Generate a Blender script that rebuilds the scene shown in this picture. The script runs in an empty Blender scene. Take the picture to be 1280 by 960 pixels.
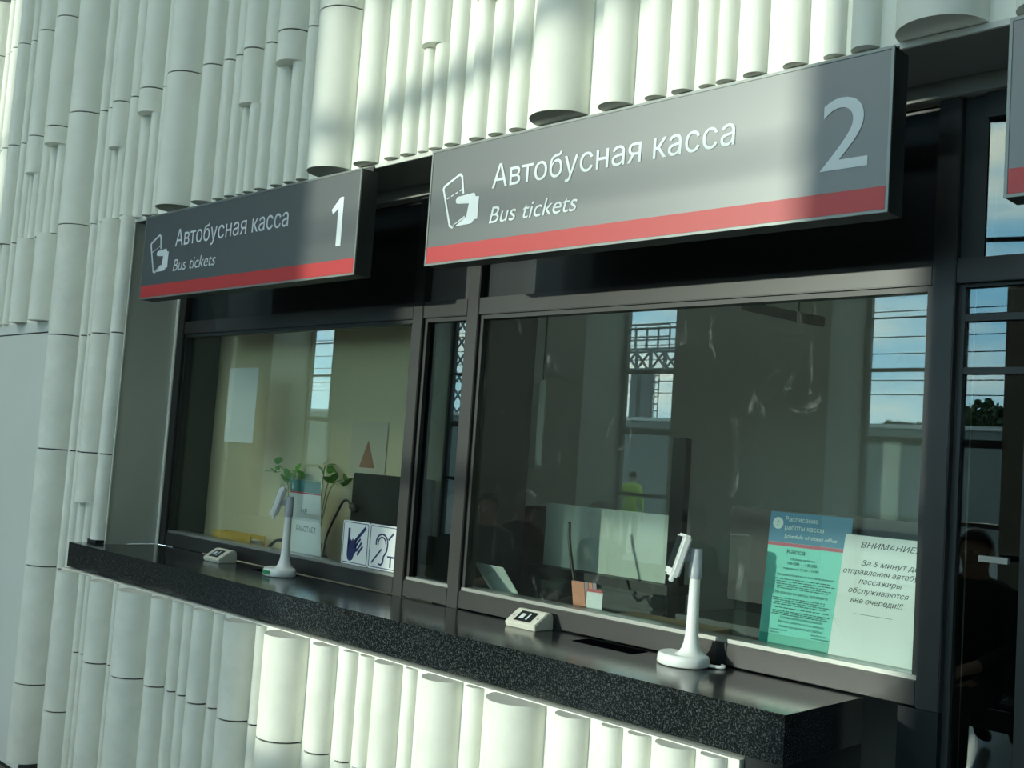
import bpy, bmesh, math, random
import numpy as np
from mathutils import Matrix, Vector
from mathutils.geometry import delaunay_2d_cdt
random.seed(7)
SC = bpy.context.scene
COL = SC.collection

# ------------------------------------------------------------------ camera
F_PX = 1340.78
CAM = np.array([0.0, -2.0047, 1.5342])
_ya, _pi, _ro = math.radians(-44.6405), math.radians(4.0539), math.radians(3.9716)
FW = np.array([math.sin(_ya)*math.cos(_pi), math.cos(_ya)*math.cos(_pi), math.sin(_pi)])
_R = np.array([math.cos(_ya), -math.sin(_ya), 0.0]); _U = np.cross(_R, FW)
RT = math.cos(_ro)*_R + math.sin(_ro)*_U
UP = -math.sin(_ro)*_R + math.cos(_ro)*_U
cam_d = bpy.data.cameras.new('camera'); cam = bpy.data.objects.new('camera', cam_d); COL.objects.link(cam)
cam_d.sensor_fit = 'HORIZONTAL'; cam_d.sensor_width = 36.0; cam_d.lens = F_PX*36.0/1280.0
cam_d.clip_start = 0.05; cam_d.clip_end = 500
cam.matrix_world = Matrix(((RT[0], UP[0], -FW[0], CAM[0]), (RT[1], UP[1], -FW[1], CAM[1]), (RT[2], UP[2], -FW[2], CAM[2]), (0, 0, 0, 1)))
SC.camera = cam
def ray(u, v): return FW + RT*(u-640)/F_PX - UP*(v-480)/F_PX
def onY(u, v, y):
    d = ray(u, v); return CAM + d*((y-CAM[1])/d[1])
def onZ(u, v, z):
    d = ray(u, v); return CAM + d*((z-CAM[2])/d[2])

# ------------------------------------------------------------------ world, sun, exposure
SUN_DX, SUN_DZ = 0.3456, 0.142          # sunlight travels (+dx, +1, -dz)
W = bpy.data.worlds.new('sky'); SC.world = W; W.use_nodes = True
nt = W.node_tree; nt.nodes.clear()
def N(tree, t, **kw):
    n = tree.nodes.new(t)
    for k, v in kw.items(): setattr(n, k, v)
    return n
tc = N(nt, 'ShaderNodeTexCoord'); sep = N(nt, 'ShaderNodeSeparateXYZ')
grad = N(nt, 'ShaderNodeValToRGB'); out = N(nt, 'ShaderNodeOutputWorld'); bg = N(nt, 'ShaderNodeBackground')
grad.color_ramp.elements[0].position = 0.0; grad.color_ramp.elements[0].color = (.60, .82, .92, 1)
grad.color_ramp.elements[1].position = 0.7; grad.color_ramp.elements[1].color = (.42, .565, .70, 1)
e = grad.color_ramp.elements.new(.16); e.color = (.27, .55, .80, 1)
nt.links.new(tc.outputs['Generated'], sep.inputs[0]); nt.links.new(sep.outputs['Z'], grad.inputs[0])
mp = N(nt, 'ShaderNodeMapping'); mp.inputs['Scale'].default_value = (1, 1, 5.5)
nz = N(nt, 'ShaderNodeTexNoise'); nz.inputs['Scale'].default_value = 2.6; nz.inputs['Detail'].default_value = 7; nz.inputs['Roughness'].default_value = .58
nt.links.new(tc.outputs['Generated'], mp.inputs[0]); nt.links.new(mp.outputs[0], nz.inputs['Vector'])
cr = N(nt, 'ShaderNodeValToRGB'); cr.color_ramp.elements[0].position = .48; cr.color_ramp.elements[1].position = .70
nt.links.new(nz.outputs['Fac'], cr.inputs[0])
mx = N(nt, 'ShaderNodeMix', data_type='RGBA'); mx.inputs['B'].default_value = (1.0, .97, .88, 1)
nt.links.new(cr.outputs[0], mx.inputs['Factor']); nt.links.new(grad.outputs[0], mx.inputs['A'])
nt.links.new(mx.outputs['Result'], bg.inputs['Color']); bg.inputs['Strength'].default_value = 6.0
nt.links.new(bg.outputs[0], out.inputs[0])
sd = bpy.data.lights.new('sun', 'SUN'); sd.energy = 3.0; sd.angle = math.radians(.53); sd.color = (1, .95, .84)
sun = bpy.data.objects.new('sun', sd); COL.objects.link(sun); sun.location = (-8, -24, 8)
sun.rotation_euler = Vector((SUN_DX, 1, -SUN_DZ)).to_track_quat('-Z', 'Y').to_euler()
vs = SC.view_settings; vs.view_transform = 'Standard'; vs.look = 'None'; vs.gamma = 1; vs.use_curve_mapping = False
vs.exposure = 0.35

# ------------------------------------------------------------------ materials
MATS = {}
def mat(name, col, rough=.5, metal=0.0, spec=.5, bump=0.0, bscale=60., var=0.0, vscale=4., emit=None, coat=0.0, alpha=None, trans=0.0, ior=1.5):
    if name in MATS: return MATS[name]
    m = bpy.data.materials.new(name); m.use_nodes = True; t = m.node_tree; b = t.nodes['Principled BSDF']
    b.inputs['Base Color'].default_value = (*col, 1); b.inputs['Roughness'].default_value = rough
    b.inputs['Metallic'].default_value = metal; b.inputs['Specular IOR Level'].default_value = spec
    b.inputs['Coat Weight'].default_value = coat; b.inputs['IOR'].default_value = ior
    if trans: b.inputs['Transmission Weight'].default_value = trans
    if emit: b.inputs['Emission Color'].default_value = (*emit[0], 1); b.inputs['Emission Strength'].default_value = emit[1]
    tco = t.nodes.new('ShaderNodeTexCoord')
    if var:
        n = t.nodes.new('ShaderNodeTexNoise'); n.inputs['Scale'].default_value = vscale; n.inputs['Detail'].default_value = 6
        r = t.nodes.new('ShaderNodeValToRGB'); r.color_ramp.elements[0].position = .32; r.color_ramp.elements[1].position = .68
        lo = tuple(max(0, c*(1-var)) for c in col); hi = tuple(min(1, c*(1+var)) for c in col)
        r.color_ramp.elements[0].color = (*lo, 1); r.color_ramp.elements[1].color = (*hi, 1)
        t.links.new(tco.outputs['Object'], n.inputs['Vector']); t.links.new(n.outputs['Fac'], r.inputs[0]); t.links.new(r.outputs[0], b.inputs['Base Color'])
    if bump:
        n2 = t.nodes.new('ShaderNodeTexNoise'); n2.inputs['Scale'].default_value = bscale; n2.inputs['Detail'].default_value = 4
        bp = t.nodes.new('ShaderNodeBump'); bp.inputs['Strength'].default_value = bump; bp.inputs['Distance'].default_value = .004
        t.links.new(tco.outputs['Object'], n2.inputs['Vector']); t.links.new(n2.outputs['Fac'], bp.inputs['Height']); t.links.new(bp.outputs[0], b.inputs['Normal'])
    MATS[name] = m; return m
def glass(name, tint, ior, rough=0.0, smudge=0.0):
    m = bpy.data.materials.new(name); m.use_nodes = True; t = m.node_tree; t.nodes.clear()
    o = t.nodes.new('ShaderNodeOutputMaterial'); mi = t.nodes.new('ShaderNodeMixShader'); fr = t.nodes.new('ShaderNodeFresnel')
    ge = t.nodes.new('ShaderNodeNewGeometry'); mr = t.nodes.new('ShaderNodeMapRange')     # same Fresnel on both faces of the thin pane
    mr.inputs['To Min'].default_value = ior; mr.inputs['To Max'].default_value = 1/ior
    t.links.new(ge.outputs['Backfacing'], mr.inputs['Value']); t.links.new(mr.outputs['Result'], fr.inputs['IOR'])
    tr = t.nodes.new('ShaderNodeBsdfTransparent'); tr.inputs[0].default_value = (*tint, 1)
    gl = t.nodes.new('ShaderNodeBsdfGlossy'); gl.inputs['Roughness'].default_value = rough; gl.inputs[0].default_value = (.95, 1, .98, 1)
    t.links.new(fr.outputs[0], mi.inputs[0]); t.links.new(tr.outputs[0], mi.inputs[1]); t.links.new(gl.outputs[0], mi.inputs[2])
    if smudge:
        co = t.nodes.new('ShaderNodeTexCoord'); mpn = t.nodes.new('ShaderNodeMapping'); mpn.inputs['Scale'].default_value = (1, 1, .45)
        n = t.nodes.new('ShaderNodeTexNoise'); n.inputs['Scale'].default_value = 16; n.inputs['Detail'].default_value = 9; n.inputs['Roughness'].default_value = .72; n.inputs['Distortion'].default_value = 1.6
        r = t.nodes.new('ShaderNodeValToRGB'); r.color_ramp.elements[0].position = .60; r.color_ramp.elements[0].color = (.004, .004, .004, 1)
        r.color_ramp.elements[1].position = .80; r.color_ramp.elements[1].color = (smudge, smudge, smudge, 1)
        df = t.nodes.new('ShaderNodeBsdfDiffuse'); df.inputs[0].default_value = (.75, .8, .78, 1)
        m2 = t.nodes.new('ShaderNodeMixShader')
        t.links.new(co.outputs['Object'], mpn.inputs[0]); t.links.new(mpn.outputs[0], n.inputs['Vector']); t.links.new(n.outputs['Fac'], r.inputs[0])
        t.links.new(r.outputs[0], m2.inputs[0]); t.links.new(mi.outputs[0], m2.inputs[1]); t.links.new(df.outputs[0], m2.inputs[2]); t.links.new(m2.outputs[0], o.inputs[0])
    else: t.links.new(mi.outputs[0], o.inputs[0])
    MATS[name] = m; return m
def granite():
    m = bpy.data.materials.new('granite'); m.use_nodes = True; t = m.node_tree; b = t.nodes['Principled BSDF']
    co = t.nodes.new('ShaderNodeTexCoord')
    n = t.nodes.new('ShaderNodeTexNoise'); n.inputs['Scale'].default_value = 340; n.inputs['Detail'].default_value = 3
    r = t.nodes.new('ShaderNodeValToRGB')
    r.color_ramp.elements[0].position = .40; r.color_ramp.elements[0].color = (.003, .004, .005, 1)
    r.color_ramp.elements[1].position = .78; r.color_ramp.elements[1].color = (.10, .108, .106, 1)
    e2 = r.color_ramp.elements.new(.55); e2.color = (.012, .016, .017, 1)
    t.links.new(co.outputs['Object'], n.inputs['Vector']); t.links.new(n.outputs['Fac'], r.inputs[0]); t.links.new(r.outputs[0], b.inputs['Base Color'])
    b.inputs['Roughness'].default_value = .16; b.inputs['Specular IOR Level'].default_value = .5
    MATS['granite'] = m; return m
WHITE = mat('white_fibre_concrete', (.80, .81, .735), .62, spec=.35, bump=.12, bscale=90, var=.035, vscale=7)
WHITE_LOW = mat('scuffed_fibre_concrete', (.78, .785, .71), .62, spec=.35, bump=.15, bscale=70, var=.07, vscale=9)
SEAM = mat('dark_seam', (.03, .035, .035), .8)
PANEL = mat('white_wall_panel', (.66, .68, .63), .5, var=.02, vscale=2)
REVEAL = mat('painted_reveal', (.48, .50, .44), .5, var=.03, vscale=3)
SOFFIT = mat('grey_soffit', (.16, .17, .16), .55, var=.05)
ALU = mat('dark_anodised_aluminium', (.020, .020, .019), .40, metal=.0, spec=.5, var=.10, vscale=12)
BLACK = mat('black_panel', (.006, .009, .011), .35, spec=.4)
BLKMETAL = mat('black_metal', (.012, .015, .015), .45)
GRAN = granite()
SIGN = mat('sign_slate_face', (.020, .029, .033), .40, ior=2.15)
SIGNBOX = mat('sign_housing', (.028, .034, .034), .5)
SIGNFRAME = mat('sign_trim', (.22, .24, .23), .4, metal=.4)
RED = mat('sign_red', (.48, .018, .022), .45, ior=1.6)
WHT = mat('lettering_white', (.66, .72, .75), .45)
GLASS_B = glass('booth_glass', (.86, .90, .88), 1.6, smudge=.22)
GLASS_1 = glass('booth_glass_clean', (.92, .94, .91), 1.5)
GLASS_D = glass('dark_glass', (.40, .45, .45), 1.7)
GLASS_H = glass('hall_glass', (.90, .96, .93), 1.35)
GLASS_R = glass('added_rooflight_glass', (.98, .94, .84), 1.35)
ACRYL = glass('clear_acrylic', (.93, .97, .96), 1.5)
PAPER = mat('paper', (.80, .83, .82), .6)
PLASTIC = mat('white_plastic', (.78, .80, .78), .32, spec=.5)
GREYPL = mat('grey_plastic', (.40, .43, .46), .4)
BEIGEPL = mat('beige_plastic', (.62, .61, .53), .45)
SCREEN = mat('dark_screen', (.02, .03, .032), .15)
INK = mat('ink', (.03, .035, .04), .7)
NAVY = mat('navy_print', (.012, .025, .11), .5)

# ------------------------------------------------------------------ helpers
def link(name, me, m=None, parent=None, loc=None):
    o = bpy.data.objects.new(name, me); COL.objects.link(o)
    if m is not None:
        ms = m if isinstance(m, (list, tuple)) else [m]
        if me is not None and not me.materials:
            for q in ms: me.materials.append(q)
    if parent is not None: o.parent = parent
    if loc is not None: o.location = loc
    return o
def empty(name, loc=(0, 0, 0), rz=0.0):
    o = bpy.data.objects.new(name, None); COL.objects.link(o); o.location = loc; o.rotation_euler = (0, 0, rz); o.empty_display_size = .05
    return o
def tag(o, label, cat, group=None):
    o['label'] = label; o['category'] = cat
    if group: o['group'] = group
    return o
def struct(o, label=None):
    o['kind'] = 'structure'
    if label: o['label'] = label
    return o
def bm_box(bm, x0, x1, y0, y1, z0, z1, mi=0):
    vs_ = [bm.verts.new(c) for c in ((x0, y0, z0), (x1, y0, z0), (x1, y1, z0), (x0, y1, z0), (x0, y0, z1), (x1, y0, z1), (x1, y1, z1), (x0, y1, z1))]
    for f in ((0, 3, 2, 1), (4, 5, 6, 7), (0, 1, 5, 4), (1, 2, 6, 5), (2, 3, 7, 6), (3, 0, 4, 7)):
        bm.faces.new([vs_[i] for i in f]).material_index = mi
    return vs_
def mesh_of(bm, name, smooth=False):
    me = bpy.data.meshes.new(name); bmesh.ops.recalc_face_normals(bm, faces=bm.faces)
    if smooth:
        for f in bm.faces: f.smooth = True
    bm.to_mesh(me); bm.free(); return me
def box(name, x0, x1, y0, y1, z0, z1, m, parent=None, bev=0.0, seg=2):
    bm = bmesh.new(); bm_box(bm, x0, x1, y0, y1, z0, z1)
    if bev: bmesh.ops.bevel(bm, geom=bm.edges[:], offset=bev, segments=seg, affect='EDGES', clamp_overlap=True)
    return link(name, mesh_of(bm, name), m, parent)
def obox(name, c, ex, ey, ez, m, parent=None, bev=0.0):
    """box with centre c and half-axis vectors ex, ey, ez"""
    bm = bmesh.new(); v = bm_box(bm, -1, 1, -1, 1, -1, 1)
    M = Matrix(((ex[0], ey[0], ez[0], c[0]), (ex[1], ey[1], ez[1], c[1]), (ex[2], ey[2], ez[2], c[2]), (0, 0, 0, 1)))
    bmesh.ops.transform(bm, matrix=M, verts=bm.verts)
    if bev: bmesh.ops.bevel(bm, geom=bm.edges[:], offset=bev, segments=2, affect='EDGES', clamp_overlap=True)
    return link(name, mesh_of(bm, name), m, parent)
def lathe(name, prof, m, parent=None, n=28, loc=(0, 0, 0)):
    bm = bmesh.new(); rings = []
    for r, z in prof:
        rings.append([bm.verts.new((loc[0]+r*math.cos(2*math.pi*i/n), loc[1]+r*math.sin(2*math.pi*i/n), loc[2]+z)) for i in range(n)])
    for a, b in zip(rings, rings[1:]):
        for i in range(n):
            f = bm.faces.new((a[i], a[(i+1) % n], b[(i+1) % n], b[i])); f.smooth = True
    for rg, (r_, z_) in ((rings[0][::-1], prof[0]), (rings[-1], prof[-1])): bm.faces.new([bm.verts.new(v_.co) for v_ in rg])
    me = bpy.data.meshes.new(name); bmesh.ops.recalc_face_normals(bm, faces=bm.faces); bm.to_mesh(me); bm.free()
    return link(name, me, m, parent)
def tube(name, pts, r, m, parent=None, n=10, radii=None):
    pts = [Vector(q) for q in pts]; bm = bmesh.new(); rings = []; nrm = None
    for i, q in enumerate(pts):
        d = (pts[min(i+1, len(pts)-1)] - pts[max(i-1, 0)]).normalized()
        if nrm is None: nrm = d.orthogonal().normalized()
        else: nrm = (nrm - d*nrm.dot(d)).normalized()
        bi = d.cross(nrm); rr = radii[i] if radii else r
        rings.append([bm.verts.new(q + (nrm*math.cos(2*math.pi*k/n) + bi*math.sin(2*math.pi*k/n))*rr) for k in range(n)])
    for a, b in zip(rings, rings[1:]):
        for k in range(n):
            f = bm.faces.new((a[k], a[(k+1) % n], b[(k+1) % n], b[k])); f.smooth = True
    bm.faces.new(rings[0][::-1]); bm.faces.new(rings[-1])
    return link(name, mesh_of(bm, name), m, parent)
def bez(pts, n=24):
    """Catmull-Rom through points"""
    P = [Vector(q) for q in pts]; P = [P[0]*2-P[1]] + P + [P[-1]*2-P[-2]]; o = []
    for i in range(1, len(P)-2):
        for k in range(n):
            t = k/n; a, b, c, d = P[i-1], P[i], P[i+1], P[i+2]
            o.append(.5*((2*b)+(c-a)*t+(2*a-5*b+4*c-d)*t*t+(-a+3*b-3*c+d)*t**3))
    o.append(P[-2]); return o
def poly_prism(name, pts, y0, y1, m, parent=None):
    """outline in (x,z) extruded from y0 (front) to y1"""
    bm = bmesh.new(); a = [bm.verts.new((x, y0, z)) for x, z in pts]; b = [bm.verts.new((x, y1, z)) for x, z in pts]
    bm.faces.new(a); bm.faces.new(b[::-1]); n = len(pts)
    for i in range(n): bm.faces.new((a[i], b[i], b[(i+1) % n], a[(i+1) % n]))
    return link(name, mesh_of(bm, name), m, parent)
def stroke(bm, pts, w, y0, y1, closed=False):
    """flat mitred ribbon along a polyline in (x,z)"""
    P = [Vector(q) for q in pts]; n = len(P); rows = []
    for i in range(n):
        a = P[i-1] if (i or closed) else None; b = P[(i+1) % n] if (i < n-1 or closed) else None
        d1 = (P[i]-a).normalized() if a is not None else None; d2 = (b-P[i]).normalized() if b is not None else None
        if d1 is None: d1 = d2
        if d2 is None: d2 = d1
        n1 = Vector((-d1.y, d1.x)); n2 = Vector((-d2.y, d2.x)); m_ = (n1+n2)
        m_ = m_.normalized() if m_.length > 1e-6 else n1
        k = w/2/max(.45, m_.dot(n1)); e_ = Vector((0, 0))
        if not closed and i == 0: e_ = -d2*w*.3
        if not closed and i == n-1: e_ = d1*w*.3
        l, r = P[i]+m_*k+e_, P[i]-m_*k+e_
        rows.append([bm.verts.new((l.x, y0, l.y)), bm.verts.new((r.x, y0, r.y)), bm.verts.new((r.x, y1, r.y)), bm.verts.new((l.x, y1, l.y))])
    for A, B in zip(rows, rows[1:] + ([rows[0]] if closed else [])):
        for k in range(4): bm.faces.new((A[k], A[(k+1) % 4], B[(k+1) % 4], B[k]))
    if not closed: bm.faces.new(rows[0][::-1]); bm.faces.new(rows[-1])
def text_mesh(body, italic=0.0, bold=0.0, res=3):
    """outlines of the built-in font, every contour filled on its own (the font's strokes overlap)"""
    cu = bpy.data.curves.new('txt', 'FONT'); cu.body = body; cu.size = 1; cu.shear = italic; cu.offset = bold
    cu.resolution_u = res; cu.fill_mode = 'NONE'
    o = bpy.data.objects.new('txt', cu); COL.objects.link(o)
    dg = bpy.context.evaluated_depsgraph_get(); dg.update()
    em = bpy.data.meshes.new_from_object(o.evaluated_get(dg)); bpy.data.objects.remove(o); bpy.data.curves.remove(cu)
    nb = {}
    for e_ in em.edges:
        a, b = e_.vertices; nb.setdefault(a, []).append(b); nb.setdefault(b, []).append(a)
    seen = set(); loops = []
    for st in nb:
        if st in seen: continue
        lp = [st]; seen.add(st); cur = st
        while True:
            nx = [q for q in nb[cur] if q not in seen]
            if not nx: break
            cur = nx[0]; seen.add(cur); lp.append(cur)
        # keep the winding of the source edges
        if len(lp) > 2: loops.append([em.vertices[k].co.copy() for k in lp])
    pts, eds = [], []
    for L in loops:
        b0 = len(pts); pts += [Vector((v.x, v.y)) for v in L]; eds += [(b0+k, b0+(k+1) % len(L)) for k in range(len(L))]
    A = np.array([pts[a] for a, b in eds]); B = np.array([pts[b] for a, b in eds])
    vo, _, fo, *_r = delaunay_2d_cdt(pts, eds, [], 0, 1e-5)
    vo = np.array([(v.x, v.y) for v in vo]); T = np.array([f[:3] for f in fo]); C = vo[T].mean(1)
    # non-zero winding number decides which triangles belong to the letters
    wn = np.zeros(len(C), int)
    for k in range(len(A)):
        up = (A[k, 1] <= C[:, 1]) & (B[k, 1] > C[:, 1]); dn = (A[k, 1] > C[:, 1]) & (B[k, 1] <= C[:, 1])
        cr_ = (B[k, 0]-A[k, 0])*(C[:, 1]-A[k, 1]) - (C[:, 0]-A[k, 0])*(B[k, 1]-A[k, 1])
        wn += (up & (cr_ > 0)).astype(int) - (dn & (cr_ < 0)).astype(int)
    fcs = []
    for f in T[wn != 0]:
        a, b, c = vo[f]; fcs.append(tuple(int(q) for q in (f if (b[0]-a[0])*(c[1]-a[1])-(b[1]-a[1])*(c[0]-a[0]) > 0 else f[::-1])))
    used = sorted({q for f in fcs for q in f}); ix = {q: n_ for n_, q in enumerate(used)}
    bpy.data.meshes.remove(em); me = bpy.data.meshes.new('lettering')
    me.from_pydata([(vo[q][0], vo[q][1], 0) for q in used], [], [tuple(ix[q] for q in f) for f in fcs]); me.update(); return me
def text(name, body, m, parent, org, ux, uz, x0, x1, zb, h=None, italic=0.0, bold=0.0, lift=.0006, ref=None):
    """lettering laid on a plane: org + ux*x + uz*z ; spans x0..x1, baseline zb; h = height of a capital"""
    me = text_mesh(body, italic, bold, 7 if (h or 0) > .04 else 3); n = len(me.vertices)
    co = np.empty(n*3); me.vertices.foreach_get('co', co); co = co.reshape(-1, 3)
    a, b = co[:, 0].min(), co[:, 0].max(); sx = (x1-x0)/(b-a); sz = (h/0.73) if h else sx
    ux, uz, org = Vector(ux), Vector(uz), Vector(org); nn = ux.cross(uz).normalized()
    for i, v in enumerate(me.vertices):
        v.co = org + ux*(x0+(co[i, 0]-a)*sx) + uz*(zb+co[i, 1]*sz) + nn*lift
    me.update(); return link(name, me, m, parent)

# ------------------------------------------------------------------ fluted wall pieces
_fl = {}
def flute_mesh(r, L, groove, low):
    key = (round(r, 4), round(L, 3), groove, low)
    if key in _fl: return _fl[key]
    n = 8 if r < .02 else (12 if r < .04 else 22)
    bm = bmesh.new(); g = .0055
    levels = [(0, r-.006), (g, r-.006), (g, r), (L, r)] if groove else [(0, r), (L, r)]
    if groove: r0 = max(r-.006, r*.6); levels = [(0, r0), (g, r0), (g, r), (L, r)]
    def ring(z, rr): return [bm.verts.new((rr*math.cos(math.pi*(1+i/n)), rr*math.sin(math.pi*(1+i/n)), z)) for i in range(n+1)]
    # every band and cap has its own vertices, so that the round face shades cleanly up to its edges
    for k, ((za, ra), (zb, rb)) in enumerate(zip(levels, levels[1:])):
        a, b = ring(za, ra), ring(zb, rb)
        for i in range(n):
            f = bm.faces.new((a[i], a[i+1], b[i+1], b[i])); f.smooth = not (groove and k == 1)
            if groove and k == 0: f.material_index = 1
    bm.faces.new(ring(*levels[0])[::-1]); bm.faces.new(ring(*levels[-1]))
    me = bpy.data.meshes.new('flute'); bm.to_mesh(me); bm.free()
    _fl[key] = me; return me
def flute(x, r, y, z0, z1, parent, groove, low=False):
    me = flute_mesh(r, z1-z0, groove, low)
    if not me.materials: me.materials.append(WHITE_LOW if low else WHITE); me.materials.append(SEAM)
    o = bpy.data.objects.new('flute', me); COL.objects.link(o); o.parent = parent; o.location = (x, y, z0); return o
ROWS = [3.9, 3.475, 2.945, 2.437, 1.943, 1.441, .934, .43, .10]
def column(x, r, z0, z1, parent, y=0.0, rows=ROWS, open_bottom=True, low=False):
    """one flute column cut into segments at the seam rows"""
    cuts = sorted({z0, z1} | {z for z in rows if z0+.03 < z < z1-.03})
    for a, b in zip(cuts, cuts[1:]):
        flute(x, r, y, a, b, parent, groove=not (a == z0 and open_bottom), low=low)

ZS, ZTOP = 2.414, 3.77
ZF = 2.4225
wall_up = struct(box('wall_front', -2.55, 2.0, 0, .10, ZS+.006, ZTOP, WHITE))
wall_lf = struct(box('wall_left', -6.6, -4.2525, 0, .10, .10, 2.03, PANEL))
wall_lu = struct(box('wall_front_left', -6.6, -2.55, 0, .10, ZS+.006, ZTOP, WHITE))
box('backing', -6.6, -4.2525, .0, .10, 2.03, ZS+.006, WHITE, wall_lu)
UPL = [(-4.063, .018), (-3.878, .0875), (-3.682, .0495), (-3.567, .0287), (-3.487, .0280), (-3.282, .029),
       (-3.030, .0265), (-2.858, .0880), (-2.675, .0492), (-2.553, .0300)]
UPR = [(-2.476, .0295), (-2.281, .0279), (-2.021, .028), (-1.862, .0875), (-1.679, .0490), (-1.560, .0289), (-1.481, .0289), (-1.286, .0282), (-1.026, .0304), (-.867, .0880)]
for x, r in UPL: column(x, r, ZF, ZTOP, wall_lu)
for x, r in UPR: column(x, r, ZF, ZTOP, wall_up)
for x, r in UPR: column(x+1.0, r, ZF, ZTOP, wall_up) if x+1 > -.8 else None
for x, r in UPR: column(x+2.0, r, ZF, ZTOP, wall_up) if x+2 < 1.9 and x+2 > .15 else None
def pair(xw, rw, zt, a, b, parent):
    column(xw, rw, zt, ZTOP, parent); 
    for x, r in (a, b): column(x, r, ZF, zt, parent)
pair(-4.163, .064, 2.849, (-4.205, .0265), (-4.119, .0284), wall_lu)
pair(-3.396, .048, 2.745, (-3.425, .0190), (-3.364, .0250), wall_lu)
pair(-3.141, .066, 2.842, (-3.182, .0280), (-3.101, .0290), wall_lu)
pair(-2.383, .048, 2.735, (-2.411, .0195), (-2.355, .0250), wall_up)
pair(-2.140, .066, 2.824, (-2.178, .0280), (-2.101, .0275), wall_up)
pair(-1.387, .048, 2.735, (-1.413, .0210), (-1.362, .0244), wall_up)
pair(-1.138, .062, 2.824, (-1.186, .0283), (-1.095, .0240), wall_up)
pair(-.387, .048, 2.735, (-.413, .0210), (-.362, .0244), wall_up)
pair(-.138, .062, 2.824, (-.186, .0283), (-.095, .0240), wall_up)
# columns left of the recess: above the row at 2.437
UL = [(-6.35, .060), (-6.22, .025), (-6.13, .028), (-5.985, .085), (-5.86, .026), (-5.800, .022), (-5.725, .040), (-5.635, .0443), (-5.530, .0211), (-5.450, .0200), (-5.230, .0255), (-4.772, .0940), (-4.625, .0245), (-4.545, .0200), (-4.311, .0345)]
for x, r in UL: column(x, r, 2.437, ZTOP, wall_lu, open_bottom=False)
def pair2(xw, rw, zt, a, b):
    column(xw, rw, zt, ZTOP, wall_lu)
    for x, r in (a, b): column(x, r, 2.437, zt, wall_lu, open_bottom=False)
pair2(-4.439, .051, 2.748, (-4.471, .0183), (-4.409, .0219))
pair2(-5.091, .070, 2.867, (-5.135, .0228), (-5.050, .0257))
pair2(-5.347, .051, 2.765, (-5.384, .0148), (-5.316, .0229))
# below the row at 2.437
for x, r, zb in ((-6.20, .07, 2.03), (-6.02, .055, 2.03), (-5.86, .06, 2.03), (-5.72, .05, 2.03), (-5.615, .030, 2.03), (-5.530, .0215, 2.03), (-5.338, .0600, 2.03), (-5.086, .0660, 2.03)):
    column(x, r, zb, 2.437, wall_lu)
for x, r in ((-4.764, .0930), (-4.614, .0232), (-4.545, .0200)):
    column(x, r, .10, 2.437, wall_lf, low=True)
column(-4.430, .0530, 1.236, 2.437, wall_lf, low=True)
for x, r in ((-4.462, .0205), (-4.400, .0200)): column(x, r, .98, 1.236, wall_lf, low=True)
column(-4.284, .0385, 1.095, 2.437, wall_lf, low=True)
fm = box('flute_foot', -4.322, -4.246, -.036, 0, 1.081, 1.095, BLKMETAL, wall_lf)
column(-4.40, .034, .10, .934, wall_lf, low=True)
# flat door leaf in the left wall
door = struct(box('door_1', -6.5, -4.862, -.004, -.0005, .02, 1.972, PANEL), 'flat white concealed door leaf beside the big column')
box('door_head', -6.5, -4.862, -.004, -.0005, 1.979, 2.026, PANEL, door)
box('joint', -6.5, -4.862, -.0008, -.0002, 1.972, 1.979, SEAM, door)
trim = struct(box('baseboard_left', -6.6, -4.20, .0, .06, 0, .10, BLKMETAL))
# lower cladding under the counter
YL = -.115
wall_low = struct(box('wall_counter', -4.36, -1.164, YL, .16, .02, .976, WHITE_LOW))
LOWROWS = [.672, .17]
LOW = [(-4.245, .060), (-4.140, .020), (-4.095, .0140), (-3.940, .0622), (-3.857, .0130), (-3.671, .0813), (-3.488, .0483), (-3.384, .0254), (-3.313, .0216), (-3.206, .0446), (-3.114, .0244), (-2.972, .0645),
       (-2.871, .0208), (-2.708, .0843), (-2.529, .0461), (-2.417, .0272), (-2.343, .0245), (-2.245, .0462), (-2.158, .020), (-2.028, .0633), (-1.915, .0264), (-1.766, .0827), (-1.595, .045), (-1.483, .0267), (-1.408, .028), (-1.314, .0455), (-1.221, .0295)]
for i, (x, r) in enumerate(LOW): column(x, r, .05, .974, wall_low, y=YL, rows=([.43] if i == 0 else LOWROWS), low=True)

# ------------------------------------------------------------------ recess: jamb, soffit, window frames
YW = .2235
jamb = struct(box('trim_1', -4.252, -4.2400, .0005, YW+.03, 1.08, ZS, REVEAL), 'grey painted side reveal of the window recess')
box('edge_bead', -4.2400, -4.2360, -.001, .004, 1.09, ZS, WHITE, jamb)
box('inner_strip', -4.2400, -4.2215, YW-.004, YW+.03, 1.08, ZS, WHITE, jamb)
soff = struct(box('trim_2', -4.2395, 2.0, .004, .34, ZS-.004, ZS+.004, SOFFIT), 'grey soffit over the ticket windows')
box('edge_angle', -4.2395, 2.0, -.003, .004, ZS-.006, ZS+.006, mat('pale_edge_trim', (.62, .63, .58), .5), soff)
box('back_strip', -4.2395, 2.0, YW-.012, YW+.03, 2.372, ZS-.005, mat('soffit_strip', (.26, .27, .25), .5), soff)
ZC, ZT0, ZT1, ZSL = 1.08, 1.9694, 2.0215, 1.139
YG = YW+.028
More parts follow.
